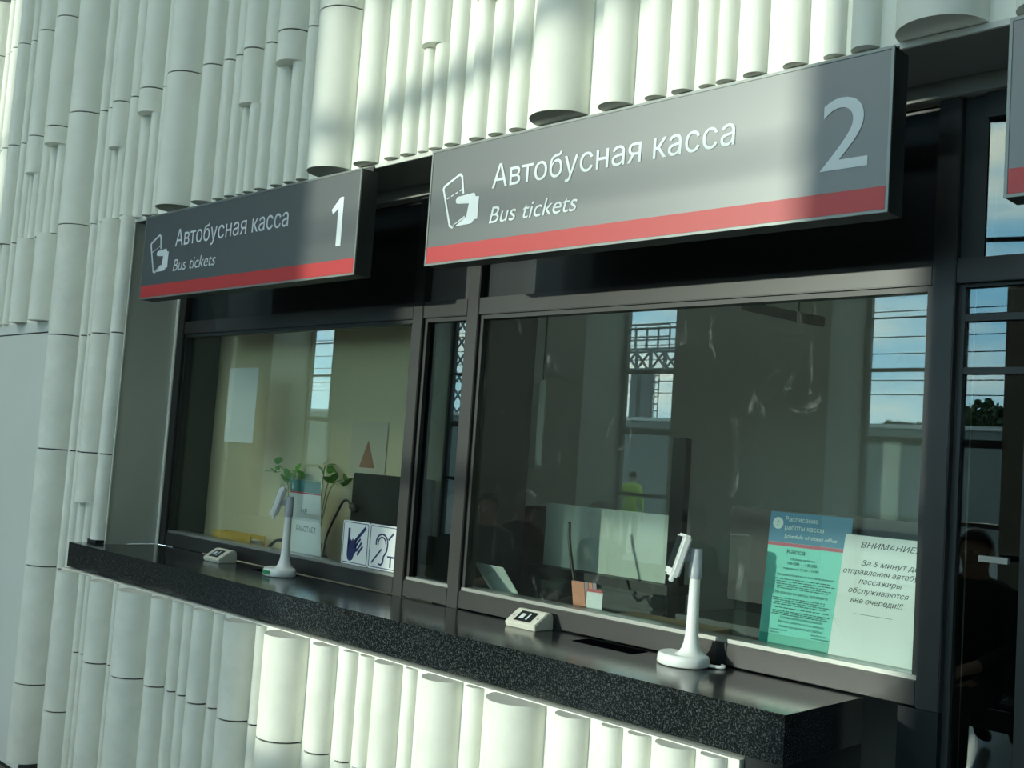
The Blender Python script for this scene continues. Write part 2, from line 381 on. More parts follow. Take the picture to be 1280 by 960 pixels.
def window(name, xl, xr, pl, pr, gl, label, spandrel=True, sill=True):
    """frame between xl..xr; pl, pr = widths of its own left and right posts"""
    w = struct(empty(name, ((xl+xr)/2, YW, ZC)), label)
    def part(n, *a, **k):
        o = box(n, *a, parent=None, **k); o.parent = w; o.matrix_parent_inverse = Matrix.Translation((-(xl+xr)/2, -YW, -ZC)); return o
    if pl: part('post', xl, xl+pl, YW, YW+.07, ZC, 2.371, ALU, bev=.002)
    if pr: part('post', xr-pr, xr, YW, YW+.07, ZC, 2.371, ALU, bev=.002)
    a, b = xl+pl, xr-pr
    part('transom', a+.0005, b-.0005, YW+.002, YW+.07, ZT0, ZT1, ALU, bev=.002)
    part('sill_rail', a+.0005, b-.0005, YW+.002, YW+.07, ZC+.004, ZSL-.004, ALU, bev=.002)
    part('glazing_bead', a+.0005, b-.0005, YW+.010, YW+.07, ZSL-.0035, ZSL+.006, mat('bead_metal', (.35, .36, .34), .35, metal=.7))
    for xa, xb in ((a+.0005, a+.014), (b-.014, b-.0005)): part('gasket', xa, xb, YW+.012, YW+.045, ZSL+.0065, ZT0-.0005, BLKMETAL)
    part('gasket', a+.0145, b-.0145, YW+.012, YW+.045, ZT0-.013, ZT0-.0005, BLKMETAL)
    part('pane', a+.0145, b-.0145, YG, YG+.004, ZSL+.0065, ZT0-.0135, gl)
    if spandrel: part('spandrel', a+.0005, b-.0005, YW+.03, YW+.06, ZT1+.0005, 2.371, BLACK)
    return w, part
w1, p1 = window('window_1', -4.2213, -2.6257, .052, .049, GLASS_1, 'dark framed ticket window number 1 with beige blind behind it')
wp, pp = window('window_2', -2.6252, -2.4171, 0, 0, GLASS_D, 'narrow dark glass strip between the two ticket windows', spandrel=False)
pp('upper_pane', -2.6247, -2.4176, YW+.03, YW+.034, ZT1+.0005, 2.371, mat('smoked_panel', (.055, .052, .05), .3))
w2, p2 = window('window_3', -2.4166, -.9153, .0500, .0492, GLASS_B, 'dark framed ticket window number 2 above the granite counter')
p2('rail_gap', -1.452, -1.425, YW-.0005, YW+.0015, ZC+.004, ZSL-.004, BLACK)
# glazed door screen right of the second window
dr = struct(empty('door_2', (-.5, YW, 0)), 'black framed glazed screen right of the counter')
def dpart(n, *a, **k):
    o = box(n, *a, parent=None, **k); o.parent = dr; o.matrix_parent_inverse = Matrix.Translation((.5, -YW, 0)); return o
dpart('stile', -.9150, -.9005, YW+.02, YW+.07, 0, ZT0, BLKMETAL)
dpart('transom', -.9145, 1.9, YW+.002, YW+.07, ZT0, ZT1, ALU, bev=.002)
dpart('upper_frame', -.9145, -.866, YW+.02, YW+.07, ZT1+.001, 2.371, BLKMETAL)
dpart('upper_rail', -.8655, 1.9, YW+.006, YW+.07, 2.318, 2.371, ALU)
dpart('upper_back', -.30, 1.9, YW+.05, YW+.06, ZT1+.001, 2.3175, BLACK)
_t = math.radians(8)
_o = obox('upper_pane', Vector((-.865+.27*math.cos(_t), YW+.028+.27*math.sin(_t), (ZT1+2.3185)/2)), Vector((.27*math.cos(_t), .27*math.sin(_t), 0)), Vector((-.002*math.sin(_t), .002*math.cos(_t), 0)), Vector((0, 0, (2.3165-ZT1)/2)), GLASS_D)
_o.parent = dr; _o.matrix_parent_inverse = Matrix.Translation((.5, -YW, 0))
dpart('head_rail', -.9000, -.774, YW+.02, YW+.07, 1.962, ZT0-.0005, BLKMETAL)
dpart('glazing_bar', -.9000, -.774, YW+.02, YW+.06, 1.890, 1.9045, BLKMETAL)
dpart('glazing_bar', -.9000, -.774, YW+.02, YW+.06, 1.779, 1.7925, BLKMETAL)
dpart('mullion', -.774, -.69, YW+.02, YW+.07, 0, 1.969, BLKMETAL)
for za, zb in ((1.905, 1.9615), (1.793, 1.8895), (.12, 1.7785)): dpart('pane', -.9000, -.7745, YW+.032, YW+.036, za, zb, GLASS_D)
dpart('bottom_rail', -.9000, -.7745, YW+.02, YW+.06, 0, .119, BLKMETAL)
dpart('lower_panel', -.689, 1.9, YW+.02, YW+.06, 0, 1.969, BLACK)
dpart('pull_handle', -.835, -.779, YW-.03, YW-.018, 1.398, 1.410, mat('chrome', (.75, .77, .76), .15, metal=1))
struct(box('wall_dark_backing', -.915, 2.0, YW+.115, YW+.14, 0, 2.45, mat('dark_backing', (.006, .008, .009), .8)))  # black backing added behind the door glass to keep it dark
# below the frames, right of the counter
struct(box('wall_base', -1.0, -.9155, YW, YW+.06, .02, ZC-.001, BLACK))

# ------------------------------------------------------------------ counter
ct = empty('ticket_counter', (-2.7, .05, 0)); tag(ct, 'long speckled black granite counter shelf under both ticket windows', 'counter')
def cpart(n, *a, **k):
    o = box(n, *a, parent=None, **k); o.parent = ct; o.matrix_parent_inverse = Matrix.Translation((2.7, -.05, 0)); return o
cpart('slab', -4.2390, -1.0763, -.1015, YW-.001, .983, ZC, GRAN)
cpart('slab_return', -4.3416, -4.2392, -.1015, -.0005, .983, ZC, GRAN)
cpart('end_leg', -1.162, -1.0763, -.1012, YW-.001, .02, .9825, BLACK)
for xa in (-1.835, -3.36): cpart('tray_dark_patch', xa, xa+.195, .140, .206, ZC+.0002, ZC+.0012, mat('recess_shade_black', (.002, .002, .003), 1.0, spec=0.0))  # flat black plates; the dark of a tray hollow is put into their colour

# ------------------------------------------------------------------ signs
YS, YB, ZB, ZTS = -.0924, -.0295, 2.0533, 2.3790
def make_sign(x0, L, digit, label):
    s = empty('ticket_office_sign', (x0, YS, ZB)); tag(s, label, 'sign', 'bus ticket signs over the windows')
    H = ZTS-ZB; D = YB-YS
    box('housing', 0.001, L-.001, .004, D, .001, H-.001, SIGNBOX, s)
    box('light_gap_filler', .02, L-.02, D-.006, D-.0005, H-.0005, H+.022, SIGNBOX, s)  # hidden strip added to stop sun passing between sign and soffit
    box('face', .006, L-.006, .0005, .0038, .006, H-.006, SIGN, s)
    box('red_stripe', .007, L-.007, -.0006, .0004, .0065, .0515, RED, s)
    bm = bmesh.new()
    for a in ((0, L, -.001, .0039, 0, .0058), (0, L, -.001, .0039, H-.0058, H), (0, .0058, -.001, .0039, .0059, H-.0059), (L-.0058, L, -.001, .0039, .0059, H-.0059)): bm_box(bm, *a)
    link('frame_trim', mesh_of(bm, 'frame_trim'), SIGNFRAME, s)
    o, ux, uz = (0, -.0004, 0), (1, 0, 0), (0, 0, 1)
    text('russian_lettering', 'Автобусная', WHT, s, o, ux, uz, .250, .740, .187, .064); text('russian_lettering', 'касса', WHT, s, o, ux, uz, .775, .992, .187, .064)
    text('english_lettering', 'Bus', WHT, s, o, ux, uz, .248, .346, .094, .046, italic=.22); text('english_lettering', 'tickets', WHT, s, o, ux, uz, .370, .553, .094, .046, italic=.22)
    if digit == 1:
        d = poly_prism('digit', [(1.262, .095), (1.262, .213), (1.236, .197), (1.228, .212), (1.270, .247), (1.287, .247), (1.287, .095)], -.0008, .0004, WHT, s)
    elif digit: text('digit', str(digit), WHT, s, o, ux, uz, 1.197, 1.297, .097, .154)
    # ticket held by a hand
    bm = bmesh.new()
    stroke(bm, [(.140, .190), (.131, .236), (.122, .243), (.062, .217), (.058, .210), (.094, .104), (.104, .099), (.150, .122)], .0068, -.0008, .0004)
    for i in range(4):
        t0, t1 = (i+.12)/4, (i+.62)/4
        stroke(bm, [(.074+.066*t0, .180+.022*t0), (.074+.066*t1, .180+.022*t1)], .0036, -.0008, .0004)
    link('ticket_pictogram', mesh_of(bm, 'pict'), WHT, s)
    poly_prism('hand_pictogram', [(.112, .174), (.118, .181), (.184, .185), (.190, .174), (.203, .173), (.202, .112), (.190, .112), (.180, .102), (.100, .100), (.158, .122), (.165, .158), (.120, .162), (.113, .165)], -.0008, .0004, WHT, s)
    return s
make_sign(-3.9489, 1.3666, 1, 'smaller looking slate box sign, mostly in shade, over the beige blind window')
make_sign(-2.2619, 1.3424, 2, 'large sunlit slate box sign with red stripe, in the middle of the picture')
make_sign(-.7067, 1.35, 3, 'slate and red sign cut off by the right picture edge')

# ------------------------------------------------------------------ price displays and call buttons on the counter
def display(cx, cy, label, sticker):
    t = empty('price_display', (cx, cy, ZC)); tag(t, label, 'display', 'white pole displays on the counter')
    # D-shaped base: rounded front, straight back
    pts = []
    for i in range(25):
        a = math.radians(-205 + 230*i/24); pts.append((.064*math.cos(a), .060*math.sin(a)))
    def ring(s, z): return [(x*s, y*s, z) for x, y in pts]
    bm = bmesh.new(); rs = [[bm.verts.new(c) for c in ring(s, z)] for s, z in ((.95, .001), (1, .004), (.98, .021), (.92, .027))]
    n = len(pts)
    for a, b in zip(rs, rs[1:]):
        for i in range(n): bm.faces.new((a[i], a[(i+1) % n], b[(i+1) % n], b[i])).smooth = True
    bm.faces.new(rs[0][::-1]); bm.faces.new(rs[-1])
    base = link('base', mesh_of(bm, 'base'), PLASTIC, t)
    prof = [(.038, .027), (.030, .031), (.0235, .040), (.0185, .055), (.0155, .075), (.0140, .12), (.0120, .215)]
    lathe('pole', prof, PLASTIC, t, loc=(.020, 0, 0))
    lathe('collar', [(.0148, .205), (.0152, .210), (.0150, .240), (.0146, .2405), (.0140, .272), (.0135, .275)], GREYPL, t, loc=(.020, 0, 0))
    n_ = Vector((-.66, -.75, .0)).normalized(); sd_ = Vector((-n_.y, n_.x, 0)); tilt = math.radians(16)
    up = Vector((0, 0, 1))*math.cos(tilt) - n_*math.sin(tilt); nr = n_*math.cos(tilt) + Vector((0, 0, 1))*math.sin(tilt)
    c = Vector((.0, 0, .255)) + n_*.026 + Vector((0, 0, .001))
    hd = obox('head', c, sd_*.036, nr*.011, up*.052, PLASTIC, t, bev=.005)
    obox('screen', c + nr*.0115 + up*.006, sd_*.027, nr*.0006, up*.039, SCREEN, hd)
    obox('cable_boss', c - up*.057 - nr*.002, sd_*.008, nr*.005, up*.008, PLASTIC, hd, bev=.002)
    obox('arm', Vector((.010, -.004, .252)), n_*.016, sd_*.008, Vector((0, 0, .009)), GREYPL, t, bev=.002)
    if sticker:
        bm = bmesh.new(); rr_ = []
        for k in range(9):
            a = math.radians(-122+6.5*k); rr_.append([bm.verts.new((.0645*math.cos(a), .0605*math.sin(a), z)) for z in (.007, .0205)])
        for a, b in zip(rr_, rr_[1:]): bm.faces.new((a[0], b[0], b[1], a[1]))
        link('sticker', mesh_of(bm, 'sticker'), mat('green_label', (.02, .23, .09), .5), t)
    else:
        tube('cable', bez([(.060, .02, .006), (.076, .03, .005), (.085, .045, .005), (.07, .058, .005)], 8), .004, PLASTIC, t)
    return t
display(-1.494, .150, 'white pole display with dark screen on counter beside schedule sheet', False)
display(-3.183, .142, 'white pole display with green label before number 1 window', True)
def call_button(cx, cy, label):
    t = empty('call_button_box', (cx, cy, ZC)); tag(t, label, 'call button', 'call button boxes on the counter')
    # bevelled profile in (y,z), extruded along x
    prof = [(-.034, .0005), (-.039, .014), (.012, .046), (.030, .046), (.038, .036), (.040, .0005)]
    bm = bmesh.new(); hw = .056
    a = [bm.verts.new((-hw, y, z)) for y, z in prof]; b = [bm.verts.new((hw, y, z)) for y, z in prof]
    bm.faces.new(a); bm.faces.new(b[::-1])
    for i in range(len(prof)): bm.faces.new((a[i], b[i], b[(i+1) % len(prof)], a[(i+1) % len(prof)]))
    bmesh.ops.recalc_face_normals(bm, faces=bm.faces)
    bmesh.ops.bevel(bm, geom=[e_ for e_ in bm.edges], offset=.0025, segments=2, affect='EDGES', clamp_overlap=True)
    link('body', mesh_of(bm, 'body'), BEIGEPL, t)
    d_ = Vector((0, .051, .032)).normalized(); n2 = Vector((0, -d_.z, d_.y)); c0 = Vector((0, -.0135, .030))
    def on(n, x0, x1, a, b, lift, m, par): return obox(n, c0 + Vector(((x0+x1)/2, 0, 0)) + d_*((a+b)/2) + n2*lift, Vector(((x1-x0)/2, 0, 0)), n2*.0005, d_*((b-a)/2), m, par)
    ps = on('label_plate', -.030, .030, -.020, .022, .0010, BLKMETAL, t)
    on('white_bar', .008, .013, -.012, .014, .0022, WHT, ps); on('pictogram', -.018, -.004, -.010, .010, .0022, WHT, ps)
    for x in (-.044, .044): on('screw', x-.003, x+.003, -.003, .003, .0010, GREYPL, t)
    return t
call_button(-2.030, .181, 'cream call button box by the foot of the number 2 window')
call_button(-3.600, .150, 'cream call button box before the number 1 window')

# ------------------------------------------------------------------ rooms behind the windows
INW = mat('office_wall', (.74, .76, .66), .7, var=.05, vscale=1.5)
BOARD = mat('pale_office_board', (.50, .56, .49), .6)
LEDGE = mat('dark_ledge', (.05, .055, .055), .45)
struct(box('wall_office', -4.3, -.87, 2.0, 2.06, 0, 2.45, INW))
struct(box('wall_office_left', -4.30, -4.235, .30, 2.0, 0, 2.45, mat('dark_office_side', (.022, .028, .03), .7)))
struct(box('wall_office_right', -.93, -.87, .37, 2.0, 0, 2.45, INW))
struct(box('floor_office', -4.3, -.87, .30, 2.06, -.04, 0, mat('office_floor', (.08, .08, .07), .6)))
struct(box('ceiling_office', -4.3, -.87, .26, 2.06, 2.45, 2.5, mat('office_ceiling', (.5, .52, .5), .7)))
struct(box('wall_partition', -2.56, -2.49, .296, .62, 0, 2.44, mat('shade_navy_partition', (.014, .022, .028), .5)))  # shadow on this side wall is put into the dark navy colour
lg = struct(box('trim_3', -4.2, -.95, YW+.0705, .430, 1.085, 1.122, LEDGE), 'dark inner ledge behind the ticket window glass')
# roller blind of window 1
bl = empty('roller_blind', (-3.4, .60, .95)); tag(bl, 'beige fabric roller blind pulled down behind the number 1 window', 'blind')
def bpart(n, *a, **k):
    o = box(n, *a, parent=None, **k); o.parent = bl; o.matrix_parent_inverse = Matrix.Translation((3.4, -.60, -.95)); return o
BEIGE = mat('beige_blind', (.66, .60, .40), .8, var=.04, vscale=3)
YBL = .440
bpart('fabric', -4.232, -2.57, YBL, YBL+.0025, .95, 2.40, BEIGE)
bpart('bottom_bar', -4.232, -2.57, YBL-.006, YBL+.010, .93, .949, GREYPL)

# bead chain of the blind, one small bead every 8 mm, hung in front of the fabric
_bc = onY(407, 600, YBL-.008)
bm = bmesh.new()
for k in range(36):
    bmesh.ops.create_icosphere(bm, subdivisions=1, radius=.0028, matrix=Matrix.Translation((_bc[0], YBL-.008, 1.30+k*.0085)))
ch = link('bead_chain', mesh_of(bm, 'bead_chain', True), WHT); ch.parent = bl; ch.matrix_parent_inverse = Matrix.Translation((3.4, -.60, -.95))
ZL = 1.1225
# ---- papers and signs at window 1
pn = empty('paper_sheet', (-3.72, YG+.006, 1.53)); tag(pn, 'blank white sheet taped inside the number 1 window', 'paper')
obox('sheet', Vector((-.003, .001, .147)), Vector((.105, 0, 0)), Vector((0, .0004, 0)), Vector((0, 0, .147)), PAPER, pn)
YD = YG-.002
def plate(x0, x1, z0, z1, label):
    t = empty('accessibility_plate', ((x0+x1)/2, YD, z0)); tag(t, label, 'sign', 'square accessibility stickers')
    w, h = (x1-x0)/2, z1-z0
    def rr(w_, za, zb, r): 
        o = []
        for cx, cz, a0 in ((w_-r, zb-r, 0), (-w_+r, zb-r, 90), (-w_+r, za+r, 180), (w_-r, za+r, 270)):
            for i in range(5): a = math.radians(a0+22.5*i); o.append((cx+r*math.cos(a), cz+r*math.sin(a)))
        return o
    poly_prism('plate', rr(w, 0, h, .008), -.0012, .0012, mat('sticker_white', (.74, .77, .76), .4), t)
    bm = bmesh.new(); stroke(bm, rr(w-.006, .006, h-.006, .005), .0024, -.0020, -.0013, True); link('border', mesh_of(bm, 'b'), NAVY, t)
    return t, w, h
t, w, h = plate(-2.987, -2.8415, 1.1465, 1.2925, 'white square sticker with a navy pointing hand pictogram')
bm = bmesh.new()
stroke(bm, [(-.036, .065), (-.036, .118)], .010, -.0022, -.0013)
stroke(bm, [(.000, .080), (.050, .126)], .011, -.0022, -.0013)
for i, (xa, za) in enumerate(((.012, .072), (.020, .060), (.026, .048))): stroke(bm, [(xa-.010, za-.012), (xa+.014, za+.016)], .0075, -.0022, -.0013)
link('sign_language_hands', mesh_of(bm, 'h'), NAVY, t)
poly_prism('hand', [(-.041, .080), (-.0415, .030), (-.036, .016), (-.024, .010), (-.010, .016), (-.004, .030), (.010, .050), (.004, .086), (-.006, .078), (-.014, .088), (-.020, .078), (-.027, .086), (-.031, .076)], -.0022, -.0013, NAVY, t)
t, w, h = plate(-2.8405, -2.6950, 1.1465, 1.2925, 'white square sticker with a crossed ear and letter T')
bm = bmesh.new()
def arc(cx, cz, r, a0, a1, n=14): return [(cx+r*math.cos(math.radians(a0+(a1-a0)*i/n)), cz+r*math.sin(math.radians(a0+(a1-a0)*i/n))) for i in range(n+1)]
stroke(bm, arc(-.004, .086, .030, 190, -10) + [(.022, .062), (.008, .044), (.006, .024), (-.004, .016), (-.014, .018)], .0055, -.0022, -.0013)
stroke(bm, arc(-.004, .086, .020, 190, 0), .0045, -.0022, -.0013)
stroke(bm, [(-.052, .020), (-.006, .066)], .0050, -.0022, -.0013); stroke(bm, [(.030, .102), (.052, .122)], .0065, -.0022, -.0013)
stroke(bm, [(.030, .046), (.060, .046)], .006, -.0022, -.0013); stroke(bm, [(.045, .046), (.045, .014)], .006, -.0022, -.0013)
link('ear_pictogram', mesh_of(bm, 'e'), NAVY, t)
def leaning(name, bl_, wid, length, dy, label, cat, base=ZL):
    """a sheet standing on the ledge: bl_ = bottom-left xyz, top pushed by dy in y; returns (thing, org, ux, uz)"""
    t = empty(name, bl_); tag(t, label, cat)
    dz = math.sqrt(length*length-dy*dy); uz = Vector((0, dy, dz))/length
    return t, Vector((0, 0, 0)), Vector((1, 0, 0)), uz
# closed-notice holder
b = (-3.392, .316, ZL+.004)
t, o, ux, uz = leaning('notice_stand', b, .20, .285, -.028, 'acrylic stand with white notice and green header behind the number 1 display', 'notice')
nrm = ux.cross(uz)
def card(name, x0, x1, z0, z1, th, m, parent, off=0.0): 
    c = ux*((x0+x1)/2) + uz*((z0+z1)/2) + nrm*off
    return obox(name, c, ux*((x1-x0)/2), nrm*th, uz*((z1-z0)/2), m, parent)
card('acrylic_back', 0, .205, 0, .290, .001, ACRYL, t)
card('upper_sheet', .004, .201, .13, .283, .0003, mat('notice_paper', (.62, .68, .70), .6), t, .0016)
card('lower_sheet', .004, .201, .008, .135, .0003, PAPER, t, .0024)
hdr = card('header', .004, .201, .240, .283, .0003, mat('notice_header', (.02, .16, .16), .5), t, .0024)
card('red_line', .004, .201, .234, .2395, .0003, RED, t, .0024)
text('lettering', 'НЕ', INK, t, o, ux, uz, .082, .118, .160, .020, bold=.022, lift=.0030)
text('lettering', 'РАБОТАЕТ', INK, t, o, ux, uz, .050, .172, .096, .020, bold=.022, lift=.0034)
text('lettering', 'i', WHT, t, o, ux, uz, .022, .030, .248, .024, bold=.02, lift=.0034)
obox('foot', Vector((.1025, .004, -.0022)), Vector((.1025, 0, 0)), Vector((0, .010, 0)), Vector((0, 0, .0012)), ACRYL, t)
# yellow tray, cable, monitor and microphone behind window 1
q = empty('paper_tray', (-3.80, .345, ZL)); tag(q, 'yellow letter tray on the ledge at the far left', 'tray')
bm = bmesh.new()
for a in ((-.14, .14, -.035, .035, .0005, .004), (-.14, .14, -.035, -.032, .0045, .045), (-.14, .14, .032, .035, .0045, .045), (-.14, -.137, -.0315, .0315, .0045, .045)): bm_box(bm, *a)
YEL = mat('yellow_plastic', (.55, .36, .05), .5); link('tray_shell', mesh_of(bm, 'tray'), YEL, q)
box('paper_stack', -.13, .13, -.030, .030, .0045, .028, PAPER, q); box('divider', -.12, .14, -.031, -.0305, .0285, .050, YEL, q)
tag(tube('cable', bez([(-3.645, .33, ZL+.007), (-3.56, .325, ZL+.012), (-3.50, .325, ZL+.045), (-3.45, .33, ZL+.045), (-3.41, .335, ZL+.007)], 10), .006, BLKMETAL), 'black cable looping on the ledge by the yellow tray', 'cable')
def monitor(name, cx, cy, zb, w, h, rz, label, foot=ZL, tilt=0.0):
    t = empty(name, (cx, cy, foot), rz); tag(t, label, 'monitor')
    box('shell', -w/2, w/2, -.012, .004, zb-foot, zb-foot+h, BLKMETAL, t, bev=.004)
    box('screen', -w/2+.012, w/2-.012, .0045, .0055, zb-foot+.014, zb-foot+h-.012, SCREEN, t)
    box('neck', -.025, .025, -.004, .010, .010, zb-foot+.05, BLKMETAL, t); box('foot', -.09, .09, -.020, .020, .0005, .010, BLKMETAL, t, bev=.002)
    return t
monitor('computer_monitor', -2.93, .408, 1.165, .44, .285, 0, 'black monitor turned away behind the number 1 glass')
t = empty('desk_microphone', (-3.245, .362, ZL)); tag(t, 'black gooseneck microphone bending beside the closed notice', 'microphone')
lathe('base', [(.018, .001), (.018, .010), (.010, .018)], BLKMETAL, t, n=20)
tube('gooseneck', bez([(0, 0, .017), (.010, .002, .09), (.055, .005, .175), (.085, .005, .218), (.115, .003, .226), (.145, 0, .210)], 10), .0042, BLKMETAL, t)
tube('capsule', [(.138, .0, .214), (.145, 0, .210), (.160, 0, .204), (.174, 0, .198), (.181, 0, .195)], .01, BLKMETAL, t, n=16, radii=[.005, .012, .0155, .014, .006])
# leafy trailing plant behind the notice
LEAF = mat('leaf_green', (.16, .42, .06), .45, var=.3, vscale=30)
def leaf_mesh(L, wd):
    bm = bmesh.new(); n = 6; l = []; c = []; r = []
    for i in range(n+1):
        s_ = i/n; wv = wd*math.sin(math.pi*min(1, s_*.94+.06))**.8*(1-.35*s_); z = -.25*L*s_*s_
        l.append(bm.verts.new((-wv, s_*L, z+.12*wv))); c.append(bm.verts.new((0, s_*L, z))); r.append(bm.verts.new((wv, s_*L, z+.12*wv)))
    for i in range(n):
        for a, b in ((l, c), (c, r)): bm.faces.new((a[i], b[i], b[i+1], a[i+1])).smooth = True
    return mesh_of(bm, 'leaf', True)
LM = leaf_mesh(.055, .021); LM.materials.append(LEAF)
def plant(cx, cy, spots, label):
    t = empty('potted_plant', (cx, cy, ZL)); tag(t, label, 'plant', 'plants on the window ledge')
    lathe('pot', [(.017, .001), (.022, .045), (.023, .05), (.020, .051), (.019, .044)], mat('terracotta', (.30, .12, .06), .7), t, n=20)
    for (x, z) in spots:
        st = tube('stem', bez([(0, 0, .044), (x*.4, -.004, z*.8+.02), (x*.9, -.01, z+.01), (x, -.012, z)], 6), .0016, mat('stem_green', (.10, .20, .04), .6), t, n=6)
        for k in range(5):
            a = random.uniform(0, 6.28); o_ = bpy.data.objects.new('leaf', LM); COL.objects.link(o_); o_.parent = st
            o_.location = (x+random.uniform(-.018, .018), -.012+random.uniform(-.010, .010), z+random.uniform(-.02, .02))
            o_.rotation_euler = (random.uniform(.2, 1.2), random.uniform(-.5, .5), a); s_ = random.uniform(.6, 1.0); o_.scale = (s_, s_, s_)
    return t
plant(-3.53, .404, [(-.10, .315), (-.03, .27), (.02, .295), (.075, .30)], 'small green leafy plant beside the yellow tray')
plant(-3.35, .404, [(.10, .30), (.145, .285), (.03, .33)], 'small green leafy plant hidden behind the closed notice')
# poster set before the blind; veiled look of one behind put into its colours
t = empty('warning_poster', (-3.10, YBL-.004, 1.30)); tag(t, 'pale poster with a veiled red triangle hanging on the blind', 'poster')
_a, _b = onY(441, 526, YBL-.004), onY(480, 600, YBL-.004)
box('sheet', _a[0]+3.10, _b[0]+3.10, -.0006, .0006, _b[2]-1.30-.06, _a[2]-1.30, mat('veiled_poster', (.60, .56, .43), .7), t)
_c = (_a[0]+_b[0])/2+3.10
FRED = mat('veiled_red', (.40, .20, .12), .7)
poly_prism('triangle', [(_c-.045, .17), (_c+.045, .17), (_c, .27)], -.0014, -.0007, FRED, t)
poly_prism('disc', [(_c+.035*math.cos(a*.3927), .115+.035*math.sin(a*.3927)) for a in range(16)], -.0014, -.0007, FRED, t)

# ---- things behind window 2
_p, _q = onZ(612, 738, ZL+.001), onZ(648, 746, ZL+.001)
t = empty('folded_card', (_p[0], _p[1], ZL)); tag(t, 'blank white folded card on the ledge in the left corner of window 2', 'card')
PAP2 = mat('card_paper', (.70, .76, .72), .6)
obox('face', Vector((.068, -.040, .046)), Vector((.068, -.005, 0)), Vector((0, .0005, .0005)), Vector((0, -.040, .044)), PAP2, t)
obox('flap', Vector((.055, -.030, .0020)), Vector((.085, -.005, 0)), Vector((0, .030, 0)), Vector((0, 0, .0008)), PAP2, t)
# schedule in an acrylic holder
t, o, ux, uz = leaning('schedule_holder', (onY(954, 720, .36)[0], .350, ZL+.006), .22, .325, .030, 'turquoise ticket office schedule in a clear acrylic holder', 'notice')
nrm = ux.cross(uz)
TEAL = mat('teal_sheet', (.16, .66, .56), .45); 
card('acrylic_back', 0, .224, 0, .328, .001, ACRYL, t)
card('sheet', .003, .221, .030, .326, .0004, TEAL, t, .0018)
card('base_strip', .003, .221, .002, .0295, .0004, mat('teal_deep', (.02, .42, .33), .3), t, .0018)
card('header', .003, .221, .252, .326, .0003, mat('schedule_blue', (.02, .20, .36), .45), t, .0026)
card('red_line', .003, .221, .243, .2515, .0003, mat('schedule_red', (.50, .08, .14), .5), t, .0026)
box('shelf', 0, .224, -.040, .016, -.0045, -.0015, mat('teal_acrylic', (.03, .50, .40), .15), t)
HL = mat('header_lettering', (.72, .86, .86), .5); L2 = .0034
bm = bmesh.new(); cc = o + ux*.026 + uz*.298 + nrm*.0034
vs_ = [bm.verts.new(cc + ux*(.0145*math.cos(a*.2618)) + uz*(.0145*math.sin(a*.2618))) for a in range(24)]; bm.faces.new(vs_); link('info_disc', mesh_of(bm, 'disc'), HL, t)
text('info_letter', 'i', mat('schedule_blue', (0, 0, 0)), t, o, ux, uz, .0235, .0285, .2895, .0165, italic=.2, bold=.02, lift=.0042)
for body, x0, x1, z, hh, it in (('Расписание', .046, .134, .304, .0125, 0), ('работы кассы', .046, .150, .284, .0125, 0), ('Schedule of ticket office', .046, .186, .264, .0095, .2)):
    text('lettering', body, HL, t, o, ux, uz, x0, x1, z, hh, italic=it, lift=.0036)
TI = mat('teal_ink', (.03, .16, .15), .7)
for body, x0, x1, z, hh, bd in (('Касса', .058, .106, .226, .0115, .01), ('Режим работы', .070, .134, .211, .0062, 0), ('06:00 - 18:00', .062, .140, .200, .0072, 0), ('перерыв: 12:00 - 13:00', .052, .146, .188, .0055, 0),
    ('Продажа билетов на все направления', .036, .186, .172, .0056, 0), ('Не отхода от кассы, проверьте', .036, .176, .128, .0072, 0), ('Остерегайтесь мошенников!', .056, .168, .070, .0060, 0), ('Купить билеты on-line можно', .052, .172, .060, .0060, 0), ('только на указанных сайтах:', .052, .170, .049, .0060, 0),
    ('busticket.ru', .030, .078, .040, .0052, 0), ('tutu.ru', .030, .056, .033, .0052, 0), ('busfor.ru', .142, .180, .040, .0052, 0), ('avtovokzaly.ru', .142, .196, .033, .0052, 0)):
    text('lettering', body, TI, t, o, ux, uz, x0, x1, z, hh, bold=bd, lift=.0036)
bm = bmesh.new(); random.seed(3)
for z in (.163, .157, .151, .146, .141, .117, .112, .107, .102, .094, .086, .082, .078):
    x = .030 + random.uniform(0, .01); xe = .196 - random.uniform(0, .03)
    while x < xe:
        wv = random.uniform(.005, .016); a = o + nrm*.0036 + uz*z
        q = [bm.verts.new(a + ux*xx + uz*zz) for xx, zz in ((x, 0), (min(x+wv, xe), 0), (min(x+wv, xe), .0022), (x, .0022))]; bm.faces.new(q); x += wv + .0022
link('small_print', mesh_of(bm, 'print'), TI, t)['kind'] = 'stuff'
# attention notice
t, o, ux, uz = leaning('attention_notice', (-1.203, .294, ZL+.003), .21, .297, .064, 'white notice in black italic Russian reading attention beside the schedule', 'notice')
nrm = ux.cross(uz)
card('acrylic_back', 0, .212, 0, .299, .0008, ACRYL, t)
card('sheet', .001, .211, .001, .298, .0003, PAPER, t, .0014)
for body, x0, x1, z in (('ВНИМАНИЕ!', .042, .178, .270), ('За 5 минут до', .050, .186, .229), ('отправления автобуса', .008, .206, .208), ('пассажиры', .050, .152, .187), ('обслуживаются', .028, .170, .165), ('вне очереди!!!', .036, .160, .143)):
    text('lettering', body, INK, t, o, ux, uz, x0, x1, z, .0128 if body[0] != 'В' else .0135, italic=.26, lift=.0022)
card('rule', .048, .140, .118, .1188, .0001, INK, t, .0024)
obox('foot', Vector((.106, .006, -.0012)), Vector((.106, 0, 0)), Vector((0, .007, 0)), Vector((0, 0, .0010)), ACRYL, t)
